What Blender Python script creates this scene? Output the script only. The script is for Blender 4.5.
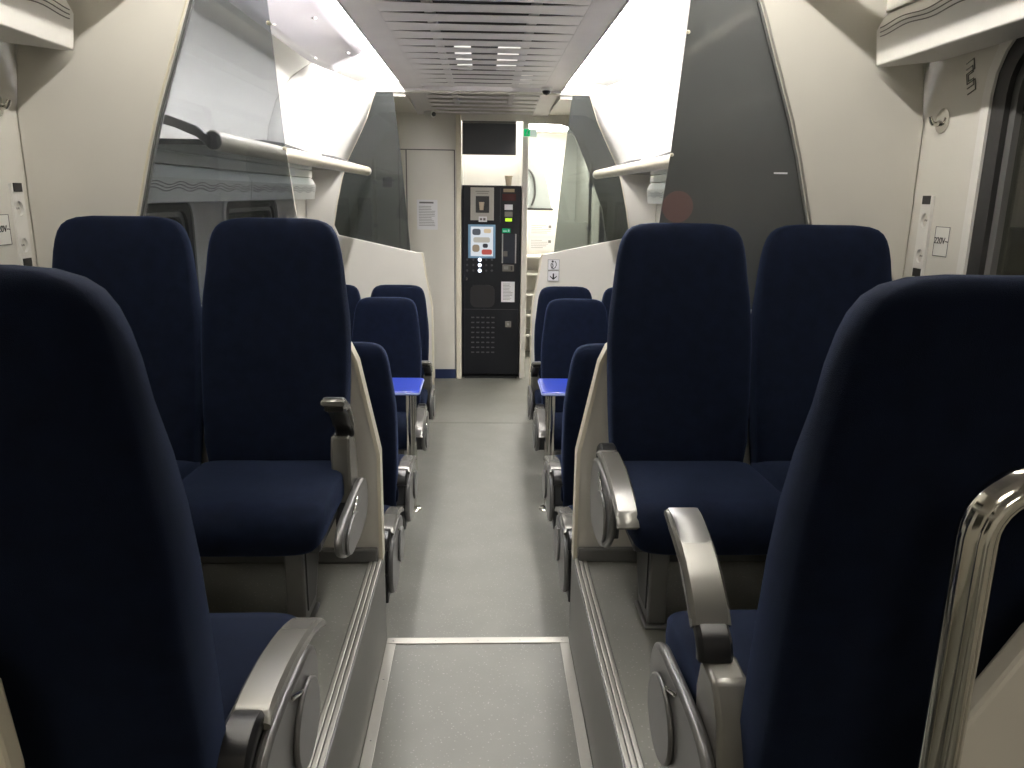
import bpy, bmesh, math, random
from mathutils import Vector, Matrix
random.seed(4)
for o in list(bpy.data.objects): bpy.data.objects.remove(o, do_unlink=True)
S = bpy.context.scene
C = S.collection
R = math.radians

# ------------------------------------------------------------------ camera
F = 769.0
CAM = Vector((0.015, 0.0, 1.6))
YAW, PITCH, ROLL = R(2.18), R(13.815), R(0.8)
fw = Vector((math.sin(YAW)*math.cos(PITCH), math.cos(YAW)*math.cos(PITCH), -math.sin(PITCH)))
r0 = Vector((math.cos(YAW), -math.sin(YAW), 0)); u0 = r0.cross(fw)
rt = r0*math.cos(ROLL) + u0*math.sin(ROLL); up = -r0*math.sin(ROLL) + u0*math.cos(ROLL)
cd = bpy.data.cameras.new('camera'); cam = bpy.data.objects.new('camera', cd); C.objects.link(cam)
cam.matrix_world = Matrix(((rt.x, up.x, -fw.x, CAM.x), (rt.y, up.y, -fw.y, CAM.y), (rt.z, up.z, -fw.z, CAM.z), (0, 0, 0, 1)))
cd.sensor_fit = 'HORIZONTAL'; cd.sensor_width = 36.0; cd.lens = F/1024*36; cd.clip_start = 0.02; cd.clip_end = 200
S.camera = cam
# ------------------------------------------------------------------ world (night outside), exposure
w = bpy.data.worlds.new('night'); S.world = w; w.use_nodes = True
w.node_tree.nodes['Background'].inputs[0].default_value = (0.02, 0.025, 0.03, 1)
w.node_tree.nodes['Background'].inputs[1].default_value = 0.25
S.view_settings.view_transform = 'Standard'; S.view_settings.look = 'None'
S.view_settings.exposure = 0.0; S.view_settings.gamma = 1.0
STRIP_NEAR, STRIP_FAR, CORR, REAR, NICHE = 138.0, 165.0, 48.0, 12.0, 75.0     # emission of the lamps; REAR is for the added fill

# ------------------------------------------------------------------ materials
def mat(name, col, rough=0.5, metal=0.0, spec=0.5, noise=0.0, scale=8, bump=0.0, bscale=200, sheen=0.0, emit=0.0, speck=None, coat=0.0):
    m = bpy.data.materials.new(name); m.use_nodes = True
    nt = m.node_tree; b = nt.nodes['Principled BSDF']; L = nt.links
    b.inputs['Base Color'].default_value = (*col, 1); b.inputs['Roughness'].default_value = rough
    b.inputs['Metallic'].default_value = metal; b.inputs['Specular IOR Level'].default_value = spec
    if coat: b.inputs['Coat Weight'].default_value = coat
    tc = nt.nodes.new('ShaderNodeTexCoord')
    src = None
    if noise:
        n = nt.nodes.new('ShaderNodeTexNoise'); n.inputs['Scale'].default_value = scale; n.inputs['Detail'].default_value = 5
        L.new(tc.outputs['Object'], n.inputs['Vector'])
        r = nt.nodes.new('ShaderNodeValToRGB')
        r.color_ramp.elements[0].position = .3; r.color_ramp.elements[1].position = .7
        r.color_ramp.elements[0].color = (*[c*(1-noise) for c in col], 1)
        r.color_ramp.elements[1].color = (*[min(1, c*(1+noise)) for c in col], 1)
        L.new(n.outputs['Fac'], r.inputs['Fac']); src = r.outputs['Color']
    if speck:
        n = nt.nodes.new('ShaderNodeTexVoronoi'); n.inputs['Scale'].default_value = 75
        L.new(tc.outputs['Object'], n.inputs['Vector'])
        r = nt.nodes.new('ShaderNodeValToRGB'); r.color_ramp.interpolation = 'EASE'
        r.color_ramp.elements[0].position = .12; r.color_ramp.elements[0].color = (1, 1, 1, 1)
        r.color_ramp.elements[1].position = .22; r.color_ramp.elements[1].color = (0, 0, 0, 1)
        L.new(n.outputs['Distance'], r.inputs['Fac'])
        n2 = nt.nodes.new('ShaderNodeTexNoise'); n2.inputs['Scale'].default_value = 40
        L.new(tc.outputs['Object'], n2.inputs['Vector'])
        mu = nt.nodes.new('ShaderNodeMath'); mu.operation = 'MULTIPLY'
        L.new(r.outputs['Color'], mu.inputs[0]); L.new(n2.outputs['Fac'], mu.inputs[1])
        mx = nt.nodes.new('ShaderNodeMix'); mx.data_type = 'RGBA'
        L.new(mu.outputs[0], mx.inputs[0])
        if src: L.new(src, mx.inputs[6])
        else: mx.inputs[6].default_value = (*col, 1)
        mx.inputs[7].default_value = (*speck, 1); src = mx.outputs[2]
    if src: L.new(src, b.inputs['Base Color'])
    if bump:
        n = nt.nodes.new('ShaderNodeTexNoise'); n.inputs['Scale'].default_value = bscale; n.inputs['Detail'].default_value = 3
        L.new(tc.outputs['Object'], n.inputs['Vector'])
        bp = nt.nodes.new('ShaderNodeBump'); bp.inputs['Strength'].default_value = bump; bp.inputs['Distance'].default_value = .002
        L.new(n.outputs['Fac'], bp.inputs['Height']); L.new(bp.outputs['Normal'], b.inputs['Normal'])
    if sheen:
        b.inputs['Sheen Weight'].default_value = sheen; b.inputs['Sheen Roughness'].default_value = .45
        b.inputs['Sheen Tint'].default_value = (.35, .5, 1, 1)
    if emit:
        b.inputs['Emission Color'].default_value = (*col, 1); b.inputs['Emission Strength'].default_value = emit
    return m
def glass(name, tint, diff=0.0, dcol=(.2, .2, .2), rough=0.02, ior=1.45):
    m = bpy.data.materials.new(name); m.use_nodes = True; nt = m.node_tree; nt.nodes.clear(); L = nt.links
    out = nt.nodes.new('ShaderNodeOutputMaterial'); t = nt.nodes.new('ShaderNodeBsdfTransparent'); t.inputs[0].default_value = (*tint, 1)
    g = nt.nodes.new('ShaderNodeBsdfGlossy'); g.inputs['Roughness'].default_value = rough
    f = nt.nodes.new('ShaderNodeFresnel'); f.inputs[0].default_value = ior
    base = t.outputs[0]
    if diff:
        d = nt.nodes.new('ShaderNodeBsdfDiffuse'); d.inputs[0].default_value = (*dcol, 1)
        mx = nt.nodes.new('ShaderNodeMixShader'); mx.inputs[0].default_value = diff
        L.new(t.outputs[0], mx.inputs[1]); L.new(d.outputs[0], mx.inputs[2]); base = mx.outputs[0]
    m2 = nt.nodes.new('ShaderNodeMixShader'); L.new(f.outputs[0], m2.inputs[0]); L.new(base, m2.inputs[1]); L.new(g.outputs[0], m2.inputs[2])
    L.new(m2.outputs[0], out.inputs[0]); return m
def emis(name, col, s):
    m = bpy.data.materials.new(name); m.use_nodes = True; nt = m.node_tree; nt.nodes.clear()
    out = nt.nodes.new('ShaderNodeOutputMaterial'); e = nt.nodes.new('ShaderNodeEmission')
    e.inputs[0].default_value = (*col, 1); e.inputs[1].default_value = s; nt.links.new(e.outputs[0], out.inputs[0]); return m

CREAM = mat('cream_moulded_panel', (.68, .66, .60), .38, noise=.03, scale=3)
CREAM2 = mat('cream_edge', (.74, .69, .56), .35)
WHITE = mat('white_lining', (.76, .75, .71), .4, noise=.02, scale=2)
LILAC = mat('pale_ceiling_hatch', (.62, .60, .64), .22)
SLAT = mat('lilac_grey_slat', (.74, .71, .725), .45, noise=.03, scale=4)
DARKGAP = mat('dark_plenum', (.05, .05, .055), .8)
VEL = mat('navy_velour', (.0030, .0056, .0155), .9, spec=.1, noise=.22, scale=26, bump=.5, bscale=900, sheen=.13)
VELP = mat('navy_velour_piping', (.008, .013, .04), .85, spec=.15)
FLOOR = mat('grey_speckled_vinyl', (.175, .175, .155), .5, noise=.07, scale=5, speck=(.36, .36, .33), bump=.15, bscale=300)
RISER = mat('grey_riser_panel', (.17, .17, .155), .5, noise=.05, scale=6)
ALU = mat('brushed_aluminium', (.44, .43, .39), .42, .7, bump=.1, bscale=150)
CHROME = mat('polished_chrome', (.70, .69, .64), .12, 1.0)
STEEL = mat('satin_steel', (.42, .42, .41), .3, .9)
GREYP = mat('grey_moulded_plastic', (.15, .15, .148), .3, .25, spec=.6)
GREYL = mat('silver_grey_armrest', (.22, .215, .197), .27, .45, spec=.6)
GREYD = mat('dark_grey_frame', (.055, .058, .062), .4, .2)
BLACK = mat('black_plastic', (.012, .012, .013), .35)
BLUE = mat('bright_blue_table', (.016, .040, .34), .35, coat=.3)
BLUEE = mat('pale_blue_table_edge', (.35, .42, .75), .4)
RUBBER = mat('black_rubber', (.02, .02, .02), .6)
INK = mat('grey_print', (.16, .16, .15), .6)
INKD = mat('black_print', (.02, .02, .02), .6)
PAPER = mat('paper', (.72, .72, .74), .7)
NAVY = mat('navy_skirting', (.01, .022, .08), .5)
MACH = mat('black_machine_body', (.006, .007, .010), .5, spec=.25, noise=.1, scale=3)
GLASSL = glass('tinted_screen_glass', (.60, .615, .635), .06, (.35, .38, .38))
GLASSR = glass('dark_tinted_screen_glass', (.10, .11, .11), .36, (.25, .262, .262))
GLASSF = glass('grey_tinted_screen_glass', (.42, .45, .44), .10, (.28, .3, .3))
WINGL = glass('window_glass', (.35, .38, .36), .14, (.24, .24, .19), ior=1.6)
SHELFG = glass('shelf_glass', (.62, .66, .66), .1, (.4, .42, .42))
DISC = mat('faded_red_sticker', (.115, .07, .066), .6)
TUBE = emis('near_lamp_glow', (1, .955, .88), STRIP_NEAR)
TUBEF = emis('lamp_glow', (1, .965, .95), STRIP_FAR)
TUBEC = emis('corridor_lamp_glow', (1, .95, .86), CORR)
TUBEN = emis('niche_lamp_glow', (1, .95, .86), NICHE)
TUBER = emis('rear_fill_glow', (1, .90, .75), REAR)

# ------------------------------------------------------------------ mesh builder
class MB:
    def __init__(s): s.v = []; s.f = []
    def add(s, vs, fs):
        b = len(s.v); s.v += [tuple(v) for v in vs]; s.f += [[i+b for i in f] for f in fs]; return s
    def box(s, x0, x1, y0, y1, z0, z1):
        vs = [(x, y, z) for x in (x0, x1) for y in (y0, y1) for z in (z0, z1)]
        return s.add(vs, [(0, 1, 3, 2), (4, 6, 7, 5), (0, 4, 5, 1), (2, 3, 7, 6), (0, 2, 6, 4), (1, 5, 7, 3)])
    def prism(s, pts, t0, t1, fn):
        n = len(pts); vs = [fn(a, b, t0) for a, b in pts] + [fn(a, b, t1) for a, b in pts]
        return s.add(vs, [list(range(n)), list(range(2*n-1, n-1, -1))] + [(i, (i+1) % n, n+(i+1) % n, n+i) for i in range(n)])
    def loft(s, rings, cap=True):
        n = len(rings[0]); vs = [p for r in rings for p in r]; fs = []
        for k in range(len(rings)-1):
            for i in range(n): fs.append((k*n+i, k*n+(i+1) % n, (k+1)*n+(i+1) % n, (k+1)*n+i))
        if cap: fs += [list(range(n))[::-1], [(len(rings)-1)*n+i for i in range(n)]]
        return s.add(vs, fs)
    def sheet(s, rows):
        n = len(rows[0]); vs = [p for r in rows for p in r]
        return s.add(vs, [(k*n+i, k*n+i+1, (k+1)*n+i+1, (k+1)*n+i) for k in range(len(rows)-1) for i in range(n-1)])
    def tube(s, path, r, n=12, cap=True, sx=1.0, up=None):
        P = [Vector(p) for p in path]; rings = []
        prev = Vector(up) if up else None
        for i, p in enumerate(P):
            t = (P[min(i+1, len(P)-1)] - P[max(i-1, 0)]).normalized()
            if prev is None: prev = Vector((0, 0, 1)) if abs(t.z) < .9 else Vector((1, 0, 0))
            a = (prev - t*prev.dot(t)).normalized(); b = t.cross(a); prev = a
            rr = r[i] if isinstance(r, (list, tuple)) else r
            rings.append([p + a*math.cos(2*math.pi*k/n)*rr + b*math.sin(2*math.pi*k/n)*rr*sx for k in range(n)])
        return s.loft(rings, cap)
    def lathe(s, prof, n=20, c=(0, 0, 0), axis='z'):
        rings = []
        for r, h in prof:
            ring = []
            for k in range(n):
                a = 2*math.pi*k/n; x, y = r*math.cos(a), r*math.sin(a)
                p = {'z': (x, y, h), 'y': (x, h, y), 'x': (h, x, y)}[axis]
                ring.append((p[0]+c[0], p[1]+c[1], p[2]+c[2]))
            rings.append(ring)
        return s.loft(rings)
    def build(s, name, m, parent=None, smooth=40, bevel=0.0, seg=2):
        me = bpy.data.meshes.new(name); me.from_pydata(s.v, [], s.f)
        bm = bmesh.new(); bm.from_mesh(me); bmesh.ops.recalc_face_normals(bm, faces=bm.faces); bm.to_mesh(me); bm.free()
        if smooth:
            for p in me.polygons: p.use_smooth = True
            me.set_sharp_from_angle(angle=R(smooth))
        me.materials.append(m)
        o = bpy.data.objects.new(name, me); C.objects.link(o)
        if parent: o.parent = parent
        if bevel:
            b = o.modifiers.new('bevel', 'BEVEL'); b.width = bevel; b.segments = seg; b.limit_method = 'ANGLE'; b.angle_limit = R(40)
        return o
def bx(*a): return MB().box(*a)
XZ = lambda y0=0: (lambda a, b, t: (a, t, b))       # polygon in x,z extruded along y
YZ = lambda a, b, t: (t, a, b)                      # polygon in y,z extruded along x
XY = lambda a, b, t: (a, b, t)
def panel(name, outline, holes, t0, t1, fn, m, parent=None, bevel=0):
    """flat panel with holes, extruded from t0 to t1"""
    bm = bmesh.new(); es = []
    for loop in [outline] + holes:
        vs = [bm.verts.new((a, b, 0)) for a, b in loop]
        es += [bm.edges.new((vs[i], vs[(i+1) % len(vs)])) for i in range(len(vs))]
    bmesh.ops.triangle_fill(bm, edges=es, use_beauty=True)
    r = bmesh.ops.extrude_face_region(bm, geom=bm.faces[:])
    for v in [g for g in r['geom'] if isinstance(g, bmesh.types.BMVert)]: v.co.z = 1
    for v in bm.verts: v.co = fn(v.co.x, v.co.y, t1 if v.co.z > .5 else t0)
    bmesh.ops.recalc_face_normals(bm, faces=bm.faces)
    me = bpy.data.meshes.new(name); bm.to_mesh(me); bm.free(); me.materials.append(m)
    for p in me.polygons: p.use_smooth = True
    me.set_sharp_from_angle(angle=R(35))
    o = bpy.data.objects.new(name, me); C.objects.link(o)
    if parent: o.parent = parent
    return o
def rrect(x0, x1, y0, y1, r, n=5):
    out = []
    for cx, cy, a0 in ((x1-r, y1-r, 0), (x0+r, y1-r, 90), (x0+r, y0+r, 180), (x1-r, y0+r, 270)):
        for k in range(n+1):
            a = R(a0 + 90*k/n); out.append((cx+r*math.cos(a), cy+r*math.sin(a)))
    return out
def struct(o): o['kind'] = 'structure'; return o
def tag(o, label, cat, group=None):
    o['label'] = label; o['category'] = cat
    if group: o['group'] = group
    return o
def thing(name, loc, label, cat, group=None, rz=0):
    o = bpy.data.objects.new(name, None); C.objects.link(o); o.location = loc; o.rotation_euler = (0, 0, rz)
    o.empty_display_size = .1
    return tag(o, label, cat, group)
def copy_tree(o, parent=None):
    c = o.copy(); C.objects.link(c)
    if parent: c.parent = parent
    for ch in list(o.children): copy_tree(ch, c)
    return c
def text(name, body, size, m, parent, loc, rot, ext=.0006, align='CENTER'):
    cu = bpy.data.curves.new(name, 'FONT'); cu.body = body; cu.size = size; cu.extrude = ext; cu.align_x = align; cu.align_y = 'CENTER'
    o = bpy.data.objects.new(name, cu); C.objects.link(o)
    dg = bpy.context.evaluated_depsgraph_get(); me = bpy.data.meshes.new_from_object(o.evaluated_get(dg))
    bpy.data.objects.remove(o, do_unlink=True)
    me.materials.clear(); me.materials.append(m)
    o = bpy.data.objects.new(name, me); C.objects.link(o); o.parent = parent; o.location = loc; o.rotation_euler = rot
    return o

# ------------------------------------------------------------------ setting
WX = 1.40; PL = .345; LOW = -.2; HW = .337; CZ = 2.38
P1, P2, END = 2.50, 6.30, 7.56
# floors
fl = struct(bx(-HW, HW, -2.2, 2.545, -.06, 0).build('floor', FLOOR, None, 0))
bx(-1.42, 1.42, 2.545, 5.985, LOW-.06, LOW).build('floor_sheet', FLOOR, fl, 0)
bx(-1.42, 1.42, 5.992, 13.0, LOW-.06, LOW).build('floor_sheet', FLOOR, fl, 0)
bx(-1.42, 1.42, 2.5, 13.0, LOW-.1, LOW-.0605).build('subfloor', RISER, fl, 0)
bx(-HW, HW, 2.5, 2.545, LOW, -.06).build('step_riser', RISER, fl, 0)
# edging strips on the aisle mat
for i, (x0, x1) in enumerate(((-HW+.002, -HW+.036), (HW-.036, HW-.002))):
    t = struct(bx(x0, x1, -2.2, 2.512, .0, .0035).build('trim_%d' % (i+1), ALU, None, 0, .001))
    b = MB()
    for k in range(14): b.lathe([(.0035, .0035), (.003, .0048), (.0005, .005)], 8, ((x0+x1)/2, 2.3-.3*k, 0))
    b.build('screw_heads', STEEL, t)['kind'] = 'stuff'
t = struct(bx(-HW+.002, HW-.002, 2.512, 2.549, .0, .0045).build('trim_3', ALU, None, 0, .0015))
b = MB()
for k in range(5): b.lathe([(.0035, .0045), (.003, .0055), (.0005, .006)], 8, (-.31+.155*k, 2.53, 0))
b.build('screw_heads', STEEL, t)['kind'] = 'stuff'
# raised platforms
for i, s in enumerate((-1, 1)):
    a, c = sorted((s*(HW+.004), s*1.42))
    p = struct(bx(a, c, -2.2, 2.545, LOW, PL-.004).build('floor_platform', RISER, None, 0))
    a, c = sorted((s*(HW+.045), s*1.42))
    bx(a, c, -2.2, 2.54, PL-.004, PL).build('vinyl_sheet', FLOOR, p, 0)
    a, c = sorted((s*(HW), s*(HW+.0045)))
    bx(a, c, -2.2, 2.547, 0.004, PL-.012).build('riser_panel', RISER, p, 0, .001)
    # nosing: channelled aluminium profile with three ribs
    t = struct(bx(*sorted((s*HW, s*(HW+.047))), -2.2, 2.548, PL-.012, PL+.001).build('trim_%d' % (4+i), GREYP, None, 0, .001))
    for k in range(3):
        x = HW+.003+k*.0145
        bx(*sorted((s*x, s*(x+.0115))), -2.2, 2.548, PL+.0011, PL+.0075).build('nosing_rib', ALU, t, 0, .0018)
# side walls with window openings
nearwin = [(y, z) for y, z in rrect(.75, 2.17, 1.16, 2.06, .18)]
farwins = [rrect(2.72, 3.85, .72, 1.56, .10), rrect(4.33, 5.40, .72, 1.56, .10)]
rearwin = rrect(-1.5, .2, 1.16, 1.93, .16)
for side, s in (('left', -1), ('right', 1)):
    wl = struct(panel('wall_'+side, [(-2.2, LOW), (13.0, LOW), (13.0, 2.6), (-2.2, 2.6)], [nearwin, rearwin]+farwins, s*WX, s*(WX+.07), YZ, CREAM))
    for k, wn in enumerate([nearwin]+farwins+[rearwin]):
        idx = (0 if s < 0 else 4)+k+1
        ys = [p[0] for p in wn]; zs = [p[1] for p in wn]
        rr = .18 if k == 0 else .16 if k == 3 else .10
        y0, y1, z0, z1 = min(ys), max(ys), min(zs), max(zs)
        wf = struct(panel('window_%d' % idx, rrect(y0-.0, y1+.0, z0, z1, rr), [rrect(y0+.055, y1-.055, z0+.055, z1-.055, rr*.7)], s*(WX-.004), s*(WX+.05), YZ, RUBBER))
        panel('window_seal', rrect(y0+.055, y1-.055, z0+.055, z1-.055, rr*.7), [rrect(y0+.08, y1-.08, z0+.08, z1-.08, rr*.6)], s*(WX+.012), s*(WX+.05), YZ, GREYP, wf)
        MB().prism(rrect(y0+.078, y1-.078, z0+.078, z1-.078, rr*.6), s*(WX+.03), s*(WX+.036), YZ).build('pane', WINGL, wf, 0)
    # moulded reveal strip on the far side of the near window, and the recessed pillar lining
    fr = panel('window_reveal', rrect(.715, 2.205, 1.125, 2.095, .21), [rrect(.75, 2.17, 1.16, 2.06, .18)], s*(WX-.012), s*(WX+.001), YZ, WHITE, wl)
    for (y0, y1) in ((2.72, 3.85), (4.33, 5.40)):
        panel('window_reveal', rrect(y0-.035, y1+.035, .685, 1.595, .13), [rrect(y0, y1, .72, 1.56, .10)], s*(WX-.012), s*(WX+.001), YZ, WHITE, wl)
# rear wall
struct(bx(-1.47, 1.47, -2.26, -2.2, LOW, 2.6).build('wall_rear', CREAM, None, 0))
# ceiling shell: flat middle (above the slats) and the two coves
ce = struct(bx(-.70, .70, -2.2, 13.0, 2.56, 2.6).build('ceiling', DARKGAP, None, 0))
def coveprof(s): return [(s*.665, 2.47), (s*.70, 2.455), (s*.90, 2.44), (s*1.08, 2.40), (s*1.22, 2.31), (s*1.32, 2.17), (s*1.38, 2.0), (s*1.405, 1.80)]
for s in (-1, 1):
    pr = coveprof(s); out = [(s*1.46, 1.80), (s*1.46, 2.58), (s*.665, 2.58)]
    MB().prism([(s*.665, 2.47), (s*.70, 2.455), (s*.90, 2.44), (s*1.08, 2.40), (s*1.22, 2.34), (s*1.33, 2.25), (s*1.398, 2.12), (s*1.46, 2.12), (s*1.46, 2.58), (s*.665, 2.58)], -2.2, P1, XZ()).build('cove_lining', CREAM, ce, 50)
    MB().prism(pr+out, P1+.04, P2, XZ()).build('cove_lining', WHITE, ce, 50)
    # vestibule ceiling side, lower
    MB().prism([(s*.60, 2.33), (s*.95, 2.33), (s*1.2, 2.2), (s*1.405, 1.9), (s*1.46, 1.9), (s*1.46, 2.58), (s*.60, 2.58)], P2+.04, END, XZ()).build('cove_lining', CREAM, ce, 50)
# slatted ceiling: side rails and single slats
for s in (-1, 1):
    a, c = sorted((s*.455, s*.60))
    bx(a, c, .2, 6.27, CZ, CZ+.03).build('side_rail', SLAT, ce, 0, .002)
    MB().prism([(6.31, CZ), (END, CZ-.063), (END, CZ-.033), (6.31, CZ+.03)], a, c, YZ).build('side_rail', SLAT, ce, 0, .002)
    a, c = sorted((s*.60, s*.606))
    MB().prism([(6.31, CZ-.006), (END, CZ-.07), (END, 2.56), (6.31, 2.56)], a, c, YZ).build('light_lip', SLAT, ce, 0)
    bx(a, c, .2, 6.31, CZ-.006, 2.56).build('light_lip', SLAT, ce, 0)
bx(-.61, .61, 6.27, 6.31, CZ-.008, CZ+.03).build('cross_beam', SLAT, ce, 0, .002)
bx(-.61, .61, .2, .3, CZ, CZ+.03).build('cross_beam', SLAT, ce, 0, .002)
pitch = .2
me0 = None
def slatmesh(W=.0985, mid=.067):
    n = 12; a = []; b = []
    for i in range(n+1):
        x = -.455+.91*i/n; t = abs(x)/.455
        h = W-(W-mid)*(1-t**2.2)
        a.append((x, h)); b.append((x, -h))
    return MB().prism(a+b[::-1], CZ, CZ+.003, XY)
for k in range(36):
    y = .42+pitch*k
    if 6.19 < y < 6.4: continue
    if y > END-.1: break
    if me0 is None:
        so = slatmesh().build('slat', SLAT, ce, 0, 0); me0 = so
    else:
        so = me0.copy(); C.objects.link(so)
    so.location = (0, y, -.05*max(0, y-6.3))
for x in (-.24, .24):
    bx(x-.02, x+.02, .2, END, CZ+.014, CZ+.05).build('slat_carrier', SLAT, ce, 0)
bx(-.19, -.08, 5.45, 6.25, 2.52, 2.55).build('plenum_lamp', emis('plenum_glow', (1, .95, .9), 1.1), ce, 0)
bx(.10, .29, 5.45, 6.25, 2.52, 2.55).build('plenum_lamp', emis('plenum_glow_3', (1, .95, .9), 1.1), ce, 0)
bx(.31, .40, 6.6, 7.5, 2.52, 2.55).build('plenum_lamp', emis('plenum_glow_2', (1, .95, .9), 1.1), ce, 0)
# glossy hatch panels in the far coves
def covez(x):
    P_ = [(.665, 2.47), (.70, 2.455), (.90, 2.44), (1.08, 2.40), (1.22, 2.31)]
    for (a, b), (c, d) in zip(P_, P_[1:]):
        if x <= c: return b+(d-b)*(x-a)/(c-a)
for s in (-1,):
    o = []
    rows = []
    for (y, xo) in ((2.62, 1.03), (4.7, 1.03), (4.95, 1.02), (5.15, .99), (5.3, .95)):
        yy = y
        rows.append([(s*(.70+(xo-.70)*k/6), yy - (0 if y < 4.9 else (1-k/6)*(y-4.9)*1.0), 2.405-.055*(k/6)**1.6) for k in range(7)])
    h = MB().sheet(rows)
    oo = h.build('ceiling_hatch', LILAC, ce, 30)
    sm = oo.modifiers.new('thick', 'SOLIDIFY'); sm.thickness = .03; sm.offset = 1 if s > 0 else 1
    b = MB()
    for y in (3.0, 3.9, 4.8):
        for x in (.78, .97): b.lathe([(.012, 0), (.012, -.004), (.004, -.006)], 10, (s*x, y, 2.39-.05*((x-.7)/.33)**1.6))
    b.build('screw_heads', STEEL, ce)['kind'] = 'stuff'
# lamps: continuous strips between the slats and the coves
def strip(name, y0, y1, m, label, s):
    t = thing(name, (s*.64, y0, 2.42), label, 'ceiling light', 'strip lights beside the slatted ceiling')
    bx(-(.008 if y0 < 2 else .014), (.008 if y0 < 2 else .014), 0, y1-y0, (-.004 if y0 < 2 else -.012), .012).build('tube', m, t, 0, .004)
    bx(-.024, .024, 0, y1-y0, .0125, .048).build('housing', WHITE, t, 0, .002)
for s, sd in ((-1, 'left'), (1, 'right')):
    strip('strip_light', 1.0, 2.46, TUBE, 'slim warm strip light above the near luggage rail on the %s side' % sd, s)
    n = 3
    for k in range(n):
        y0 = 2.58+k*1.21
        strip('strip_light', y0, y0+1.19, TUBEF, 'white strip light along the %s ceiling slats, %s beyond the first partition' % (sd, ('nearest one', 'middle one', 'farthest one')[k]), s)
# unseen fill lamp, added behind the camera to brighten the near end
t = thing('rear_fill_lamp', (0, -1.0, 2.36), 'unseen square fill lamp added behind the viewer', 'ceiling light')
bx(-.3, .3, -.3, .3, 0, .02).build('diffuser', TUBER, t, 0, .004); bx(-.32, .32, -.32, .32, .0205, .06).build('housing', WHITE, t, 0, .004)
for x0, x1 in ((-.60, .60),): struct(bx(x0, x1, -2.2, .2, CZ+.045, CZ+.07).build('ceiling_rear', SLAT, None, 0))

# end wall with portal, niche for the machine, door
portal = [(.42, LOW+.001), (1.33, LOW+.001), (1.30, .4), (1.25, .95), (1.15, 1.47), (1.02, 1.80), (.90, 2.07), (.86, 2.15), (.80, 2.225), (.72, 2.25), (.42, 2.25)]
niche = [(-.205, LOW+.001), (.375, LOW+.001), (.375, 2.27), (-.205, 2.27)]
ew = struct(panel('wall_end', [(-1.46, LOW), (-.205, LOW), (-.205, 2.27), (.375, 2.27), (.375, LOW), (.42, LOW)]+portal[::-1][:-1]+[(1.331, LOW), (1.46, LOW), (1.46, 2.6), (-1.46, 2.6)][0:4], [], END, END+.05, XZ(), CREAM))
dr = struct(bx(-.79, -.275, END-.012, END-.0005, LOW+.02, 1.995).build('door_1', CREAM, None, 0, .003))
bx(-.728, -.716, END-.0135, END-.0122, LOW+.02, 1.995).build('door_seam', INK, dr, 0)
bx(-.80, -.79, END-.006, END-.0003, LOW, 2.005).build('door_gap', INK, dr, 0)
bx(-.275, -.265, END-.006, END-.0003, LOW, 2.005).build('door_gap', INK, dr, 0)
bx(-.79, -.275, END-.006, END-.0003, 1.996, 2.006).build('door_gap', INK, dr, 0)
struct(bx(-.255, -.207, END-.03, END-.0005, LOW, 2.315).build('trim_6', CREAM2, None, 0, .004))
struct(bx(-.47, -.262, END-.022, END-.0125, LOW, LOW+.095).build('baseboard_end', NAVY, None, 0, .003))
# niche box behind machine
nb = struct(bx(-.26, .43, 8.35, 8.4, LOW, 2.5).build('wall_niche', WHITE, None, 0))
bx(-.26, -.205, END+.051, 8.35, LOW, 2.5).build('niche_side', WHITE, nb, 0)
bx(.375, .43, END+.051, 8.35, LOW, 2.5).build('niche_side', WHITE, nb, 0)
bx(-.2, .37, END+.051, 8.35, 2.45, 2.5).build('niche_top', WHITE, nb, 0)
nl = thing('niche_light', (.08, 7.98, 2.40), 'tube light hidden in the niche above the vending machine', 'light')
bx(-.24, .24, -.03, .03, 0, .03).build('tube', TUBEN, nl, 0, .005); bx(-.26, .26, -.05, .05, .0305, .048).build('housing', WHITE, nl, 0)
# corridor beyond
cw = struct(bx(-.26, 1.47, 12.0, 12.05, LOW, 2.6).build('wall_corridor', WHITE, None, 0))
bx(-.26, -.21, 8.4, 12.0, LOW, 2.5).build('corridor_side', WHITE, cw, 0)
bx(-.2, 1.46, END+.06, 12.0, 2.50, 2.55).build('corridor_ceiling', WHITE, cw, 0)
for k, y in enumerate((8.6, 10.6)):
    cl = thing('corridor_lamp', (.85, y, 2.46), 'bright corridor ceiling lamp behind the vending machine, %s one' % ('nearer', 'farther')[k], 'ceiling light', 'corridor lamps')
    bx(-.28, .28, -.5, .5, 0, .015).build('diffuser', TUBEC, cl, 0); bx(-.3, .3, -.52, .52, .0155, .038).build('housing', WHITE, cl, 0)

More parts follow.
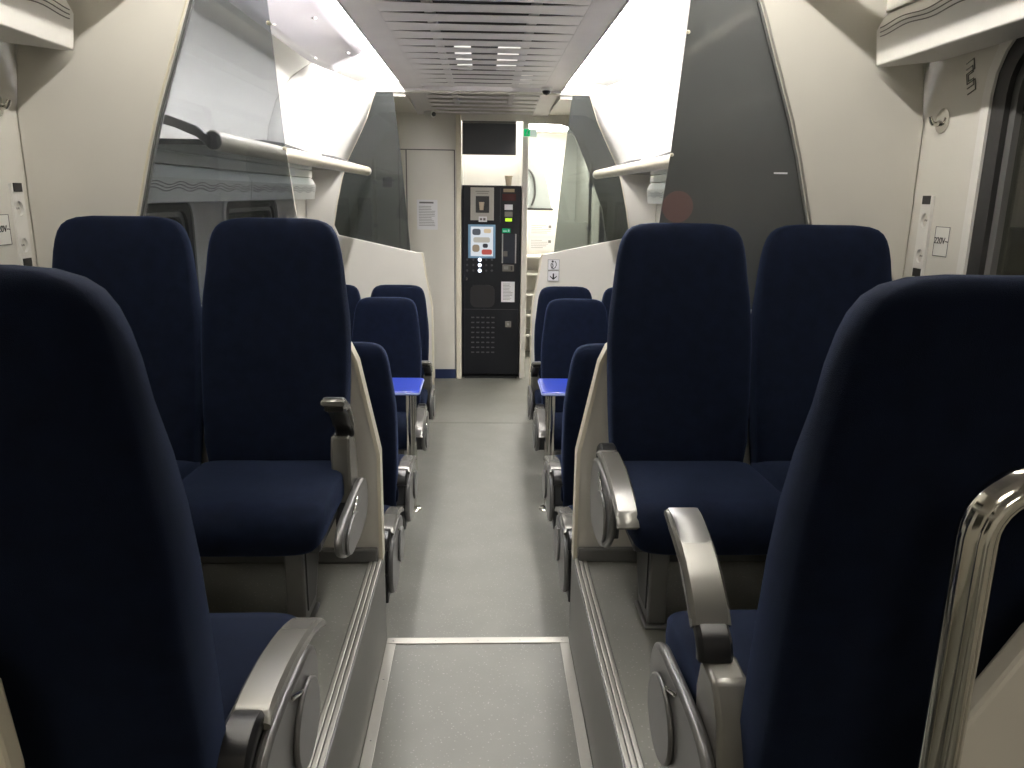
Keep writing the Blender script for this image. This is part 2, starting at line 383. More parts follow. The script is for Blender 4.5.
# ------------------------------------------------------------------ window pelmets with wavy lines
def pelmet(name, s, y0, y1, xin, z0, segs, label):
    t = struct(bpy.data.objects.new(name, None)); C.objects.link(t)
    for (a, b2) in segs:
        prof = [(s*xin, z0), (s*(xin-.012), z0+.10), (s*(xin+.005), z0+.135), (s*(xin+.02), z0+.15), (s*1.398, z0+.15), (s*1.398, z0+.02), (s*(xin+.03), z0)]
        MB().prism(prof, a+.003, b2-.003, XZ()).build('pelmet_panel', WHITE, t, 30, .004)
        prof = [(s*(xin+.01), z0+.152), (s*(xin+.01), z0+.20), (s*1.398, z0+.235), (s*1.398, z0+.152)]
        MB().prism(prof, a+.003, b2-.003, XZ()).build('pelmet_top', CREAM, t, 30, .002)
        m = MB()
        for q in range(3):
            n = int((b2-a)/.018); pts = []
            for k in range(n+1):
                y = a+.03+(b2-a-.06)*k/n
                z = z0+(.108 if z0 > 1.8 else .078)-.012*q + (.004 if z0 > 1.8 else .007)*math.sin(2*math.pi*y/.25 + q*.35)
                x = xin-.012*(z-z0)/.10-.0005
                pts.append((s*x, y, z))
            m.tube(pts, .0017, 5)
        m.build('wavy_lines', INK, t)
    return t
pelmet('trim_7', -1, -2.0, 2.46, 1.185, 1.992, [(-1.9, .4), (.4, 2.46)], '')
pelmet('trim_8', 1, -2.0, 2.46, 1.20, 1.992, [(-1.9, .4), (.4, 2.46)], '')
pelmet('trim_9', -1, 2.6, 5.9, 1.24, 1.55, [(2.58, 4.3), (4.3, 5.9)], '')
pelmet('trim_10', 1, 2.6, 5.9, 1.24, 1.55, [(2.58, 4.3), (4.3, 5.9)], '')

# ------------------------------------------------------------------ glazed partitions
def arc(z, far):
    pts = [(2.36, .83 if far else .765), (2.15, .905 if far else .852), (2.0, .98 if far else .908), (1.84, 1.065 if far else .968), (1.72, 1.105 if far else 1.006), (1.515, 1.155 if far else 1.062), (1.30, 1.195 if far else 1.115)]
    for (za, xa), (zb, xb) in zip(pts, pts[1:]):
        if z >= zb-1e-6: 
            t = (za-z)/(za-zb); return xa+(xb-xa)*t
    return pts[-1][1]
def partition(s, yp, far, gm, label, base):
    t = thing('partition', (0, yp, base), label, 'partition')
    def put(o): o.location.z = -base; o.location.y = -yp; return o
    edge = []
    zs = [2.36-.053*k for k in range(21)]
    A = [(arc(z, far), z) for z in zs]
    x_in = .415 if not far else .405
    xl = .34 if not far else .405
    top_in = (.505 if not far else .51, 1.135)
    top_out = (1.115, 1.295) if not far else (1.15, 1.27)
    W = 1.398
    # cream moulding: lower panel sweeping up outboard of the glass
    slope = [(xl, base), (xl, .74 if not far else .45)]
    slope += [(.405, 1.06)] if not far else [(.408, .70)]
    slope += [(.43, 1.115), (.47, 1.145), top_in] if not far else [(.46, .98), (.475, 1.09), (.485, 1.135), top_in]
    outl = slope + [top_out] + [(a, z) for a, z in A[::-1] if z > 1.33] + [((.765 if not far else .83), 2.47)]
    outl += [(1.05, 2.42), (1.20, 2.34), (1.31, 2.19), (1.375, 2.0), (W, 1.82), (W, base)]
    outl = [(s*a, z) for a, z in outl]
    put(MB().prism(outl, yp, yp+.045, XZ()).build('moulded_panel', CREAM, t, 30, .006))
    # glass
    inn = [(.66, 2.385), (.645, 2.30), (.635, 2.15), (.604, 1.73), (.578, 1.50), (.545, 1.19), (.54, 1.12)] if not far else [(.695, 2.36), (.68, 2.25), (.63, 1.75), (.585, 1.20), (.58, 1.12)]
    g = [(s*a, z) for a, z in inn] + [(s*(arc(1.33, far)+.004), 1.26)] + [(s*(a+.012), z) for a, z in A[::-1] if z > 1.35] + [(s*(.765 if not far else .83), 2.385 if not far else 2.36)]
    put(MB().prism(g, yp+.018, yp+.026, XZ()).build('glass_pane', gm, t, 0))
    # edge profile along the arc
    m = MB()
    m.tube([(s*(a-.004), yp-.001, z) for a, z in A if z > 1.28], .0042, 8)
    put(m.build('glazing_bead', GREYP if not far else CREAM2, t))
    if not far:
        m = MB(); m.tube([(s*(a+.009), yp-.001, z) for a, z in A if z > 1.28], .0038, 8)
        put(m.build('glazing_bead', ALU if s > 0 else CREAM2, t))
    # lighter end edge
    ed = [(p[0], p[1]) for p in slope]
    m = MB()
    poly = [(s*(a-.004), z) for a, z in ed] + [(s*(a+.008), z-.004) for a, z in ed[::-1]]
    m.prism(poly, yp-.006, yp+.05, XZ()); put(m.build('edge_strip', CREAM2, t, 40, .002))
    # foot skirting
    put(bx(*sorted((s*(xl+.012), s*1.39)), yp-.03, yp-.001, base+.001, base+.05).build('skirting', GREYP, t, 0, .006))
    # glass clamps
    if not far:
        for z in (2.09, 1.73):
            x = [.636, .608][z < 2]
            c = put(bx(*sorted((s*(x-.007), s*(x+.005))), yp+.010, yp+.034, z-.006, z+.006).build('glass_clamp', CREAM2, t, 0, .006))
    return t
pl1 = partition(-1, P1, False, GLASSL, 'cream partition with clear tinted glass, behind the left pair of blue seats', PL)
pr1 = partition(1, P1, False, GLASSR, 'cream partition with dark tinted glass and round red sticker, behind the right pair of seats', PL)
partition(-1, P2, True, GLASSF, 'farther cream partition with grey glass left of the aisle, near the vending machine', LOW)
partition(1, P2, True, GLASSF, 'farther cream partition with grey glass right of the aisle, carrying pictogram stickers', LOW)
d = MB().lathe([(.05, 0), (.05, -.0012), (.0005, -.0013)], 32, (0, 0, 0), 'y').build('round_sticker', DISC, pr1, 0)
d.location = (.636, .0178, 1.57-PL); d['label'] = 'faded red round sticker'
d = bx(-.022, .022, -.001, 0, -.0025, .0025).build('edge_sticker', PAPER, pr1, 0); d.location = (.961, .0178, 1.679-PL); d['label'] = 'small white strip sticker'
# pictogram stickers on the far right partition
t = thing('direction_sticker', (.580, P2-.0065, 1.007), 'white sticker pair with passenger pictogram above a black down arrow', 'sign')
bx(-.047, .047, -.001, .006, .002, .088).build('upper_plate', PAPER, t, 0); bx(-.047, .047, -.001, .006, -.088, -.002).build('lower_plate', PAPER, t, 0)
m = MB().prism([(-.006, .075-.1), (.006, -.025), (.006, -.06), (.028, -.042), (.028, -.052), (0, -.078), (-.028, -.052), (-.028, -.042), (-.006, -.06)], -.002, -.0011, XZ())
m.build('down_arrow', INKD, t, 0)
m = MB(); m.lathe([(.009, -.0015), (.0005, -.002)], 12, (-.008, 0, .072), 'y')
m.tube([(-.018, -.002, .06), (-.022, -.002, .04), (-.016, -.002, .02), (0, -.002, .014), (.014, -.002, .024), (.022, -.002, .042), (.02, -.002, .06), (.01, -.002, .075)], .003, 6)
m.tube([(-.01, -.002, .058), (-.004, -.002, .035), (-.012, -.002, .018)], .0035, 6)
m.build('pictogram', INKD, t)
m = MB()
for (z0, z1) in ((.002, .088), (-.088, -.002)):
    for a in ((-.047, .047, z0, z0+.003), (-.047, .047, z1-.003, z1), (-.047, -.044, z0, z1), (.044, .047, z0, z1)):
        m.box(a[0], a[1], -.0018, -.0011, a[2], a[3])
m.build('border', INK, t, 0)
# cross header of the far portal, joining the glass tops
struct(bx(-.85, .85, P2+.0, P2+.035, 2.355, 2.379).build('trim_11', CREAM, None, 0, .003))
# filler between cove and far partition
for i, s in enumerate((-1, 1)):
    A = [(arc(z, True), z) for z in (2.36, 2.25, 2.15, 2.0, 1.84, 1.78)]
    Bp = [(1.07, 2.40), (1.16, 2.35), (1.24, 2.28), (1.32, 2.16), (1.378, 2.0), (1.395, 1.80)]
    m = MB(); rows = []
    for k in range(7):
        q = k/6; e = q*q*(3-2*q)
        rows.append([(s*(b[0]+(a[0]-b[0])*e), 5.25+(P2-5.25)*q, b[1]+(a[1]-b[1])*e) for a, b in zip(A, Bp)])
    o = struct(m.sheet(rows).build('trim_%d' % (12+i), WHITE, None, 60)); sd = o.modifiers.new('t', 'SOLIDIFY'); sd.thickness = .01; sd.offset = 0

# ------------------------------------------------------------------ luggage racks
def rack(s, y0, y1, x, z, label, br):
    t = thing('luggage_rack', (s*x, y0, z), label, 'luggage rack')
    L = y1-y0
    segs = 2 if L > 2.5 else 1
    for k in range(segs):
        a = L*k/segs; b2 = L*(k+1)/segs-.002
        MB().tube([(0, a, 0), (0, b2, 0)], .033, 20, sx=.9, up=(0, 0, 1)).build('front_rail', CREAM2, t, 50)
    MB().lathe([(.028, L), (.0335, L-.001), (.0335, L+.01), (.02, L+.014), (.0005, L+.014)], 16, (0, 0, 0), 'y').build('end_cap', WHITE, t)
    o = bx(*sorted((s*.03, s*(1.39-x))), .02, L-.35, -.008, .0).build('glass_shelf', SHELFG, t, 0)
    bx(*sorted((s*.03, s*(1.39-x))), .005, .019, -.014, .004).build('shelf_edge', BLACK, t, 0)
    for k, yb in enumerate(br):
        p = [(s*.01, yb, -.005), (s*.05, yb, .028), (s*.12, yb, .055), (s*.20, yb, .078), (s*.30, yb, .09), (s*(1.40-x), yb, .088)]
        m = MB(); n = len(p)
        w0 = [.02, .018, .016, .018, .02, .022]
        for i in range(n-1):
            pass
        poly = [(a[0], a[2]+w) for a, w in zip(p, w0)] + [(a[0], a[2]-w) for a, w in zip(p[::-1], w0[::-1])]
        m.prism(poly, yb-.012, yb+.012, XZ()); m.build('bracket', GREYP, t, 40, .004)
        MB().lathe([(.028, yb-.006), (.030, yb), (.028, yb+.006)], 16, (0, 0, 0), 'y').build('bracket_collar', GREYP, t)
    return t
rack(-1, 2.70, 6.14, .885, 1.762, 'long white luggage rack rail above the windows on the left, past the first partition', [.0, 1.72, 3.2])
rack(1, 2.70, 6.14, .885, 1.762, 'long white luggage rack rail above the windows on the right, past the first partition', [.0, 1.72, 3.2])
rack(-1, .3, 2.47, .965, 2.232, 'near luggage rack over the left seats, before the first partition', [.4])
rack(1, .3, 2.47, .965, 2.232, 'near luggage rack over the right seats, its round rail end touching the partition', [.4])

# ------------------------------------------------------------------ seats
def sring(hw, ht, yc, z, n=32, e=.42, bow=.0, plane='xy'):
    out = []
    for k in range(n):
        a = 2*math.pi*k/n; c, s_ = math.cos(a), math.sin(a)
        x = hw*math.copysign(abs(c)**e, c); y = ht*math.copysign(abs(s_)**e, s_)
        if y < 0: y -= bow*(abs(x)/max(hw, .01))**2.5
        out.append((x, yc+y, z))
    return out
def backrest():
    rows = [(.30, .19, .030), (.32, .205, .045), (.42, .210, .055), (.50, .217, .058), (.60, .221, .060), (.70, .224, .060), (.80, .225, .058), (.88, .222, .054),
            (.95, .214, .051), (1.02, .207, .049), (1.07, .201, .047), (1.105, .194, .044), (1.13, .186, .040), (1.15, .174, .035), (1.163, .157, .029), (1.172, .130, .021), (1.176, .09, .012)]
    rings = []
    for z, hw, ht in rows:
        yc = .055 + (z-.42)*.15 + (.012*math.sin((z-.5)*5) if z > .5 else 0)
        b = .022 if .45 < z < 1.0 else .008
        rings.append(sring(hw, ht, yc, z, bow=b))
    return MB().loft(rings)
def cushion():
    rows = [(.065, .20, .02, .365), (.060, .215, .045, .37), (-.02, .226, .058, .380), (-.15, .2285, .060, .383), (-.28, .2285, .062, .386), (-.36, .228, .061, .382), (-.405, .222, .055, .373), (-.428, .21, .042, .362), (-.438, .19, .025, .353)]
    rings = []
    for y, hw, hh, zc in rows:
        ring = []
        for (x, q, z) in sring(hw, hh, 0, 0, n=32, e=.45):
            zz = zc+q+.012
            if q > 0: zz += .010*(abs(x)/hw)**3
            ring.append((x, y, zz))
        rings.append(ring)
    return MB().loft(rings)
ME = {}
def cached(key, fn):
    if key not in ME: ME[key] = fn()
    o = ME[key].copy(); C.objects.link(o); return o
_tmp = []
def proto(name, mb, m, smooth=40, bevel=0):
    o = mb.build(name, m, None, smooth, bevel); C.objects.unlink(o); return o
PB = proto('backrest', backrest(), VEL, 60); PC = proto('seat_cushion', cushion(), VEL, 60)
PF = proto('seat_frame', bx(-.20, .20, -.32, .07, .285, .325), GREYD, 0, .01)
def ped(side):
    m = MB(); a = [(-.24, .285), (.06, .285), (-.03, .15), (-.10, .012), (-.24, .012)]
    m.prism(a, side*.075, side*.130, YZ); m.box(*sorted((side*.065, side*.14)), -.25, -.09, 0, .012); return m
PP = {q: proto('pedestal', ped(q), GREYP, 30, .006) for q in (1, -1)}
PPI = {q: proto('pedestal_inset', MB().prism([(-.215, .26), (.01, .26), (-.06, .15), (-.12, .05), (-.215, .05)], q*.130, q*.134, YZ), GREYD, 30, .002) for q in (1, -1)}
def smoothpath(pts, n=5):
    out = []
    for i in range(len(pts)-1):
        p0 = pts[max(i-1, 0)]; p1 = pts[i]; p2 = pts[i+1]; p3 = pts[min(i+2, len(pts)-1)]
        for k in range(n):
            t = k/n; out.append(tuple(.5*((2*p1[j])+(-p0[j]+p2[j])*t+(2*p0[j]-5*p1[j]+4*p2[j]-p3[j])*t*t+(-p0[j]+3*p1[j]-3*p2[j]+p3[j])*t**3) for j in range(len(p1))))
    out.append(pts[-1]); return out
def band(pts, x0, x1):      # (f, z, halfthick) band swept, f forward = -y
    P = smoothpath(pts); T = []; Bm = []
    for i, (f, z, h) in enumerate(P):
        a = P[max(i-1, 0)]; b = P[min(i+1, len(P)-1)]; dx, dz = b[0]-a[0], b[1]-a[1]; l = math.hypot(dx, dz) or 1
        nx, nz = -dz/l, dx/l
        T.append((-(f+nx*h), z+nz*h)); Bm.append((-(f-nx*h), z-nz*h))
    rows = []
    for x, g in ((x0, .55), (x0+.006*(1 if x1 > x0 else -1), 1.0), (x1-.006*(1 if x1 > x0 else -1), 1.0), (x1, .55)):
        ring = []
        for (ty, tz), (by, bz) in zip(T, Bm):
            my, mz = (ty+by)/2, (tz+bz)/2
            ring.append((x, my+(ty-my)*g, mz+(tz-mz)*g))
        for (ty, tz), (by, bz) in list(zip(T, Bm))[::-1]:
            my, mz = (ty+by)/2, (tz+bz)/2
            ring.append((x, my+(by-my)*g, mz+(bz-mz)*g))
        rows.append(ring)
    return MB().loft(rows)
LEAF = smoothpath([(.30, .435), (.325, .39), (.305, .325), (.24, .265), (.15, .228), (.05, .215), (-.03, .235), (-.07, .29), (-.07, .36), (-.05, .42), (.0, .455), (.09, .462), (.18, .458), (.26, .452), (.30, .435)], 3)[:-1]
def mk(side):
    d = {}
    xo, xi = side*.272, side*.250      # outer and inner faces of the side plate
    d['leaf'] = proto('side_plate', MB().prism([(-f, z) for f, z in LEAF], xi, xo, YZ), GREYP, 30, .008)
    ins = [(.20+math.cos(R(a))*.085, .345+math.sin(R(a))*.075) for a in range(0, 360, 15)]
    d['inset'] = proto('plate_inset', MB().prism([(-f, z) for f, z in ins], xo, xo+side*.010, YZ), GREYP, 30, .004)
    d['body'] = proto('pivot_block', MB().prism([(.05, .33), (.045, .40), (.02, .50), (-.02, .545), (-.085, .55), (-.10, .49), (-.09, .40), (-.07, .33)], side*.192, side*.2495, YZ), GREYL, 30, .008)
    d['body_dark'] = proto('pivot_block', MB().prism([(.05, .33), (.045, .40), (.02, .46), (-.02, .475), (-.085, .47), (-.10, .45), (-.09, .40), (-.07, .33)], side*.192, side*.2495, YZ), GREYD, 30, .008)
    d['block2'] = proto('pivot_base', MB().prism([(.05, .20), (.05, .329), (-.07, .329), (-.05, .20)], side*.192, side*.2495, YZ), GREYD, 30, .004)
    d['lever'] = proto('release_lever', MB().prism([(-.12, .455), (-.235, .395), (-.235, .388), (-.12, .445)], xo, xo+side*.006, YZ), CHROME, 30, .003)
    up = [(.325, .688, .006), (.30, .686, .013), (.20, .655, .016), (.135, .612, .017), (.105, .585, .012)]
    dn = [(.02, .475, .008), (.05, .482, .014), (.12, .482, .015), (.20, .475, .014), (.30, .455, .013), (.39, .425, .011), (.42, .405, .006)]
    dnb = [(-.06, .44, .010), (-.04, .47, .016), (.0, .485, .016), (.04, .478, .012)]
    d['dnb'] = proto('armrest_joint', band(dnb, side*.207, side*.258), BLACK, 40)
    d['up'] = proto('armrest', band(up, side*.198, side*.262), GREYL, 40)
    d['dn'] = proto('armrest', band(dn, side*.205, side*.268), GREYL, 40)
    upc = [(.315, .700, .002), (.28, .696, .0035), (.24, .684, .003), (.21, .673, .002)]
    d['upad'] = proto('armrest_pad', band(upc, side*.203, side*.257), GREYP, 40)
    d['upu'] = proto('armrest_underside', band([(.305, .668, .006), (.22, .645, .008), (.12, .592, .012), (.085, .57, .016), (.075, .545, .016)], side*.203, side*.257), BLACK, 40)
    return d
PS = {1: mk(1), -1: mk(-1)}
def seat(x, y, z, face, side, arm, label, group, frame=True, short=False):
    """face 'near' looks at -y (towards viewer); 'away' looks at +y. side: world side of armrest (+1/-1/0)"""
    t = thing('train_seat', (x, y, z), label, 'seat', group, 0 if face == 'near' else math.pi)
    if z < 0: t.scale = (1, 1, .98)
    ls = side if face == 'near' else -side
    def put(p):
        o = p.copy(); C.objects.link(o); o.parent = t; return o
    put(PB); put(PC)
    if frame: put(PF)
    if not side:
        q = 1 if (x > 0) == (face == 'near') else -1
        bx(*sorted((q*.18, q*(1.399-abs(x)))), -.20, .02, .286, .324).build('wall_bracket', GREYD, t, 0, .006)
    if ls:
        pe = put(PP[ls]); pi = PPI[ls].copy(); C.objects.link(pi); pi.parent = pe
        d = PS[ls]
        sp = put(d['leaf']); i2 = d['inset'].copy(); C.objects.link(i2); i2.parent = sp
        lv = d['lever'].copy(); C.objects.link(lv); lv.parent = sp
        put(d['body'] if arm == 'up' else d['body_dark']); put(d['block2'])
        a = put(d['up'] if arm == 'up' else d['dn'])
        if short: a.scale = (1, .68, 1); sp.scale = (1, 1.2, .66); sp.location = (0, 0, .085)
        if arm == 'dn':
            q = d['dnb'].copy(); C.objects.link(q); q.parent = a
        if arm == 'up':
            for k in ('upad', 'upu'):
                q = d[k].copy(); C.objects.link(q); q.parent = a
    return t
G1 = 'navy velour seats on the raised platforms'; G2 = 'navy velour seats on the lower floor'
XA, XW = .612, 1.085
seat(-.632, 2.285, PL, 'near', 1, 'up', 'navy velour aisle seat facing the viewer, left platform, armrest raised', G1, short=True)
seat(-1.094, 2.285, PL, 'near', 0, '', 'navy velour window seat facing the viewer, left platform, without armrest', G1)
seat(.637, 2.285, PL, 'near', -1, 'dn', 'navy velour aisle seat facing the viewer, right platform, armrest folded down', G1)
seat(1.100, 2.285, PL, 'near', 0, '', 'navy velour window seat facing the viewer, right platform, without armrest', G1)
seat(-.570, .99, PL, 'away', 1, 'dn', 'dark navy seat at lower left seen from behind, armrest folded low', G1)
seat(XA, .99, PL, 'away', -1, 'up', 'dark navy seat at lower right seen from behind, grey armrest standing up', G1)
seat(-XA, 2.86, LOW, 'away', 1, 'dn', 'navy seat back left of the aisle on the low floor, directly behind the left partition', G2)
seat(XA, 2.86, LOW, 'away', -1, 'dn', 'navy seat back right of the aisle on the low floor, directly behind the right partition', G2)
seat(-XA, 3.56, LOW, 'away', 1, 'dn', 'navy seat seen from behind just before the left blue table', G2)
seat(XA, 3.56, LOW, 'away', -1, 'dn', 'navy seat seen from behind just before the right blue table', G2)
seat(-XA, 4.78, LOW, 'near', 1, 'dn', 'navy seat facing the viewer behind the left blue table', G2)
seat(XA, 4.78, LOW, 'near', -1, 'dn', 'navy seat facing the viewer behind the right blue table', G2)
seat(-XA, 5.47, LOW, 'near', 1, 'up', 'rearmost navy aisle seat on the left, against the far partition', G2)
seat(XA, 5.47, LOW, 'near', -1, 'up', 'rearmost navy aisle seat on the right, under the pictogram stickers', G2)
seat(-XW, 5.47, LOW, 'near', 0, '', 'rearmost navy window seat on the left, mostly hidden by nearer seats', G2)
seat(XW, 5.47, LOW, 'near', 0, '', 'rearmost navy window seat on the right, peeping beside a near seat', G2)

# ------------------------------------------------------------------ tables
for s, sd in ((-1, 'left'), (1, 'right')):
    t = thing('table', (s*.40, 4.23, LOW), 'bright blue fold-out table on a chrome post, %s of the aisle' % sd, 'table', 'blue tables')
    tp = MB().prism([(s*(a), b) for a, b in rrect(-.055, .96, -.045, .30, .02)], .700, .722, XY).build('table_top', BLUE, t, 0, .004)
    m = MB().prism([(s*(a), b) for a, b in rrect(-.058, .963, -.048, .303, .022)], .704, .716, XY).build('edge_band', BLUEE, tp, 0, .002)
    MB().lathe([(.026, .008), (.026, .698)], 20).build('post', CHROME, t)
    MB().lathe([(.055, 0), (.055, .006), (.05, .010), (.03, .014), (.03, .02)], 24).build('base_flange', CHROME, t)
    MB().tube([(s*.0+s*.0, .23, .02), (s*.0, .23, .698)], .014, 12).build('stay', CHROME, t)

# ------------------------------------------------------------------ handrail and low screens beside the viewer
t = thing('handrail', (.485, .66, PL), 'bent chrome handrail at the lower right edge beside the near seat', 'handrail')
path = [(0, 0, .0), (0, 0, .85)] + [(.055*(1-math.cos(R(a))), 0, .945+.055*math.sin(R(a))) for a in range(0, 91, 12)] + [(.3, 0, 1.005), (.9, 0, 1.01)]
for dy in (-.0, ):
    MB().tube(path, .0185, 20).build('rail', CHROME, t, 60)
MB().tube([(p[0]-.002, -.014, p[2]) for p in path], .0085, 10).build('rib', CHROME, t, 60)
MB().lathe([(.035, 0), (.035, .006), (.018, .01)], 20).build('base_flange', CHROME, t)
for s, sd in ((1, 'right'), (-1, 'left')):
    x0 = .512 if s > 0 else .505
    pts = [(x0-.03, .40), (x0-.0, 1.01), (x0+.085, 1.155), (.76, 1.38), (1.39, 1.40), (1.39, PL), (x0-.03, PL)] if s > 0 else [(.478, PL), (.478, 1.00), (.488, 1.10), (.58, 1.22), (1.39, 1.22), (1.39, PL)]
    t = tag(MB().prism([(s*a, z) for a, z in pts], .68+.02, .73, XZ()).build('modesty_screen', CREAM if s > 0 else CREAM2, None, 0, .006),
            'cream low screen panel with slanting edge behind the chrome handrail' if s > 0 else 'cream low screen panel, only a sliver at the lower left corner', 'screen')

# ------------------------------------------------------------------ wall fittings
for s, sd in ((-1, 'left'), (1, 'right')):
    t = thing('coat_hook', (s*1.399, 2.40, 1.835), 'chrome coat hook with round plate on the %s wall' % sd, 'coat hook', 'coat hooks')
    MB().lathe([(.036, 0), (.036, s*-.004), (.026, s*-.008), (.0005, s*-.010)], 24, axis='x').build('round_plate', CHROME, t)
    MB().tube(smoothpath([(-s*.006, 0, -.006), (-s*.02, 0, -.010), (-s*.034, 0, -.006), (-s*.042, 0, .012)]), [.008]*5+[.007]*5+[.006]*5+[.007], 10).build('hook', CHROME, t)
    t = thing('socket_strip', (s*1.399, 2.415 if s > 0 else 2.44, 1.49), 'narrow white strip with two recessed power sockets on the %s wall' % sd, 'power socket', 'socket strips')
    f = (lambda a, b, q: (-s*q, a, b))
    panel('cover', rrect(-.030, .030, -.125, .125, .006), [[(math.cos(R(a))*.018, z+math.sin(R(a))*.022) for a in range(0, 360, 20)] for z in (.05, -.06)], .0, .008, f, WHITE, t)
    for z in (.05, -.06):
        so = MB().lathe([(.017, 0), (.017, .001), (.0005, .0012)], 20).build('socket', CREAM, t); so.rotation_euler = (0, -s*R(90), 0); so.location = (0, 0, z)
        m = MB(); m.box(*sorted((-s*.0013, -s*.002)), -.007, -.003, z-.003, z+.003); m.box(*sorted((-s*.0013, -s*.002)), .003, .007, z-.003, z+.003); m.build('socket_pins', BLACK, so, 0).location = (0, 0, 0)
        so.children[0].matrix_parent_inverse = Matrix.Rotation(s*R(90), 4, 'Y') @ Matrix.Translation((0, 0, -z))
    for z in (.112, -.112):
        o = bx(*sorted((-s*.0081, -s*.0105)), -.022, .022, z-.013, z+.013).build('end_plate', BLACK, t, 0, .001)
        o['label'] = 'black end plate'
    t = thing('voltage_label', (s*1.399, 2.318 if s > 0 else 2.35, 1.48), 'framed sticker reading 220V beside the sockets on the %s wall' % sd, 'sticker', 'voltage stickers')
    bx(*sorted((0, -s*.0012)), -.037, .037, -.044, .044).build('sticker', WHITE, t, 0)
    m = MB()
    for a in ((-.037, .037, -.044, -.0425), (-.037, .037, .0425, .044), (-.037, -.0355, -.044, .044), (.0355, .037, -.044, .044)):
        m.box(*sorted((-s*.0013, -s*.002)), *a)
    m.build('frame', INKD, t, 0)
    text('lettering', '220V~', .027, INKD, t, (-s*.002, .0, .002), (R(90), 0, -s*R(90)))
    # embossed operator mark above the hook
    t = thing('wall_emblem', (s*1.399, 2.29, 1.945), 'small embossed double line emblem on the %s wall below the pelmet' % sd, 'emblem', 'wall emblems')
    m = MB()
    for k, w_ in ((0, 1), (1, .62)):
        p = [(-.045*w_, -.018), (-.045*w_, .018*w_), (-.015*w_, .018*w_), (-.015*w_, -.018*w_), (.015*w_, -.018*w_), (.015*w_, .018*w_), (.045*w_, .018*w_), (.045*w_, -.018)]
        m.tube([(-s*.001, a, b) for a, b in p], .0018, 6)
    o = m.build('raised_lines', GREYL, t); o.rotation_euler = (R(90-18) if s > 0 else R(90+18-180), 0, 0)

# ------------------------------------------------------------------ vending machine
t = thing('coffee_machine', (0, END, LOW), 'tall black coffee vending machine with lit display at the end of the aisle', 'vending machine')
x0, x1 = -.198, .368; H = 1.885
def mp(name, X0, X1, Z0, Z1, d, m, par=t, bev=.003, lab=None):
    o = bx(X0, X1, -d, 0, Z0-LOW, Z1-LOW).build(name, m, par, 0, bev)
    if lab: o['label'] = lab
    return o
bx(x0, x1, .02, .62, .02, H).build('body', MACH, t, 0, .006)
dp = bx(x0+.004, x1-.004, -.02, .0195, .05, H-.004).build('door', MACH, t, 0, .004)
bx(x0+.02, x1-.02, -.005, .6, 0, .02).build('plinth', BLACK, t, 0)
D = .0205
def face(name, X0, X1, Z0, Z1, m, th=.006, bev=.001, par=t, lab=None, base=.0):
    o = bx(X0, X1, -.0205-base-th, -.0205-base, Z0-LOW, Z1-LOW).build(name, m, par, 0, bev)
    if lab: o['label'] = lab
    return o
cw_ = face('cup_window', -.118, .105, 1.36, 1.665, mat('cup_card', (.42, .40, .36), .4), .006, .002, lab='beige card around the cup hatch')
face('cup_hatch', -.068, .06, 1.43, 1.585, BLACK, .006, .006, cw_, base=.0065)
m = MB().lathe([(.018, -.045), (.026, .03), (.024, .03)], 16, (0, 0, 0)); o = m.build('cup', mat('beige_cup', (.6, .5, .38), .5), cw_); o.location = (-.012, -.036, 1.50-LOW)
face('label_plate', -.04, .04, 1.345, 1.395, PAPER, .004, .001, cw_, base=.0065)
m = MB(); m.box(-.028, -.006, -.0312, -.0306, 1.36-LOW, 1.38-LOW); m.box(.004, .026, -.0312, -.0306, 1.358-LOW, 1.382-LOW); m.build('printed_marks', INK, cw_, 0)
m = MB(); m.box(-.07, .06, -.0272, -.0266, 1.625-LOW, 1.632-LOW); m.box(-.06, .05, -.0272, -.0266, 1.608-LOW, 1.613-LOW); m.build('printed_lines', INK, cw_, 0)
fr = face('display_frame', -.14, .122, 1.0, 1.32, mat('frosted_display_edge', (.10, .17, .24), .2, emit=.8), .006, .02)
sc = face('display', -.115, .10, 1.02, 1.30, emis('display_glow', (.66, .70, .74), 1.0), .004, .006, base=.0062)
pics = [(-.10, -.02, 1.22, 1.28, (.12, .13, .15)), (.01, .08, 1.24, 1.28, (.75, .6, .4)), (-.09, .07, 1.15, 1.20, (.55, .52, .45)), (-.10, -.03, 1.06, 1.13, (.35, .28, .2)), (-.01, .09, 1.035, 1.085, (.55, .12, .1)), (-.0, .05, 1.10, 1.14, (.06, .06, .07))]
for (a, b2, c, d2, col) in pics:
    m = MB().prism(rrect(a, b2, c-LOW, d2-LOW, min(d2-c, b2-a)*.35, 4), -.0318, -.0308, XZ()); m.build('display_picture', emis('pic_%d' % int(a*1000+c*5000), col, .8), sc, 0)
for z in (.985, .933, .880):
    o = MB().lathe([(.017, -.0205), (.017, -.027), (.0005, -.028)], 16, (-.028, 0, z-LOW), 'y').build('lit_button', emis('button_glow', (.8, .88, 1), 3.5), t)
m = MB()
for z in (.985, .933, .880):
    for x in (-.15, -.09, .035, .09): m.lathe([(.011, -.0205), (.011, -.024), (.0005, -.025)], 10, (x, 0, z-LOW), 'y')
m.build('selection_buttons', GREYD, t)['kind'] = 'stuff'
o = face('price_display', .185, .315, 1.545, 1.61, mat('dark_red_window', (.06, .015, .015), .2))
face('bill_slot', .195, .30, 1.625, 1.655, mat('brown_label', (.35, .28, .18), .6))
face('coin_plate', .207, .285, 1.46, 1.51, PAPER)
face('coin_plate', .207, .285, 1.395, 1.445, GREYL)
face('coin_light', .215, .28, 1.352, 1.382, emis('green_yellow_glow', (.55, .95, .05), 1.2), .006, .008, lab='glowing yellow-green note slot')
face('green_label', .187, .265, 1.245, 1.285, emis('green_label_glow', (.02, .42, .17), .7), lab='small green label')
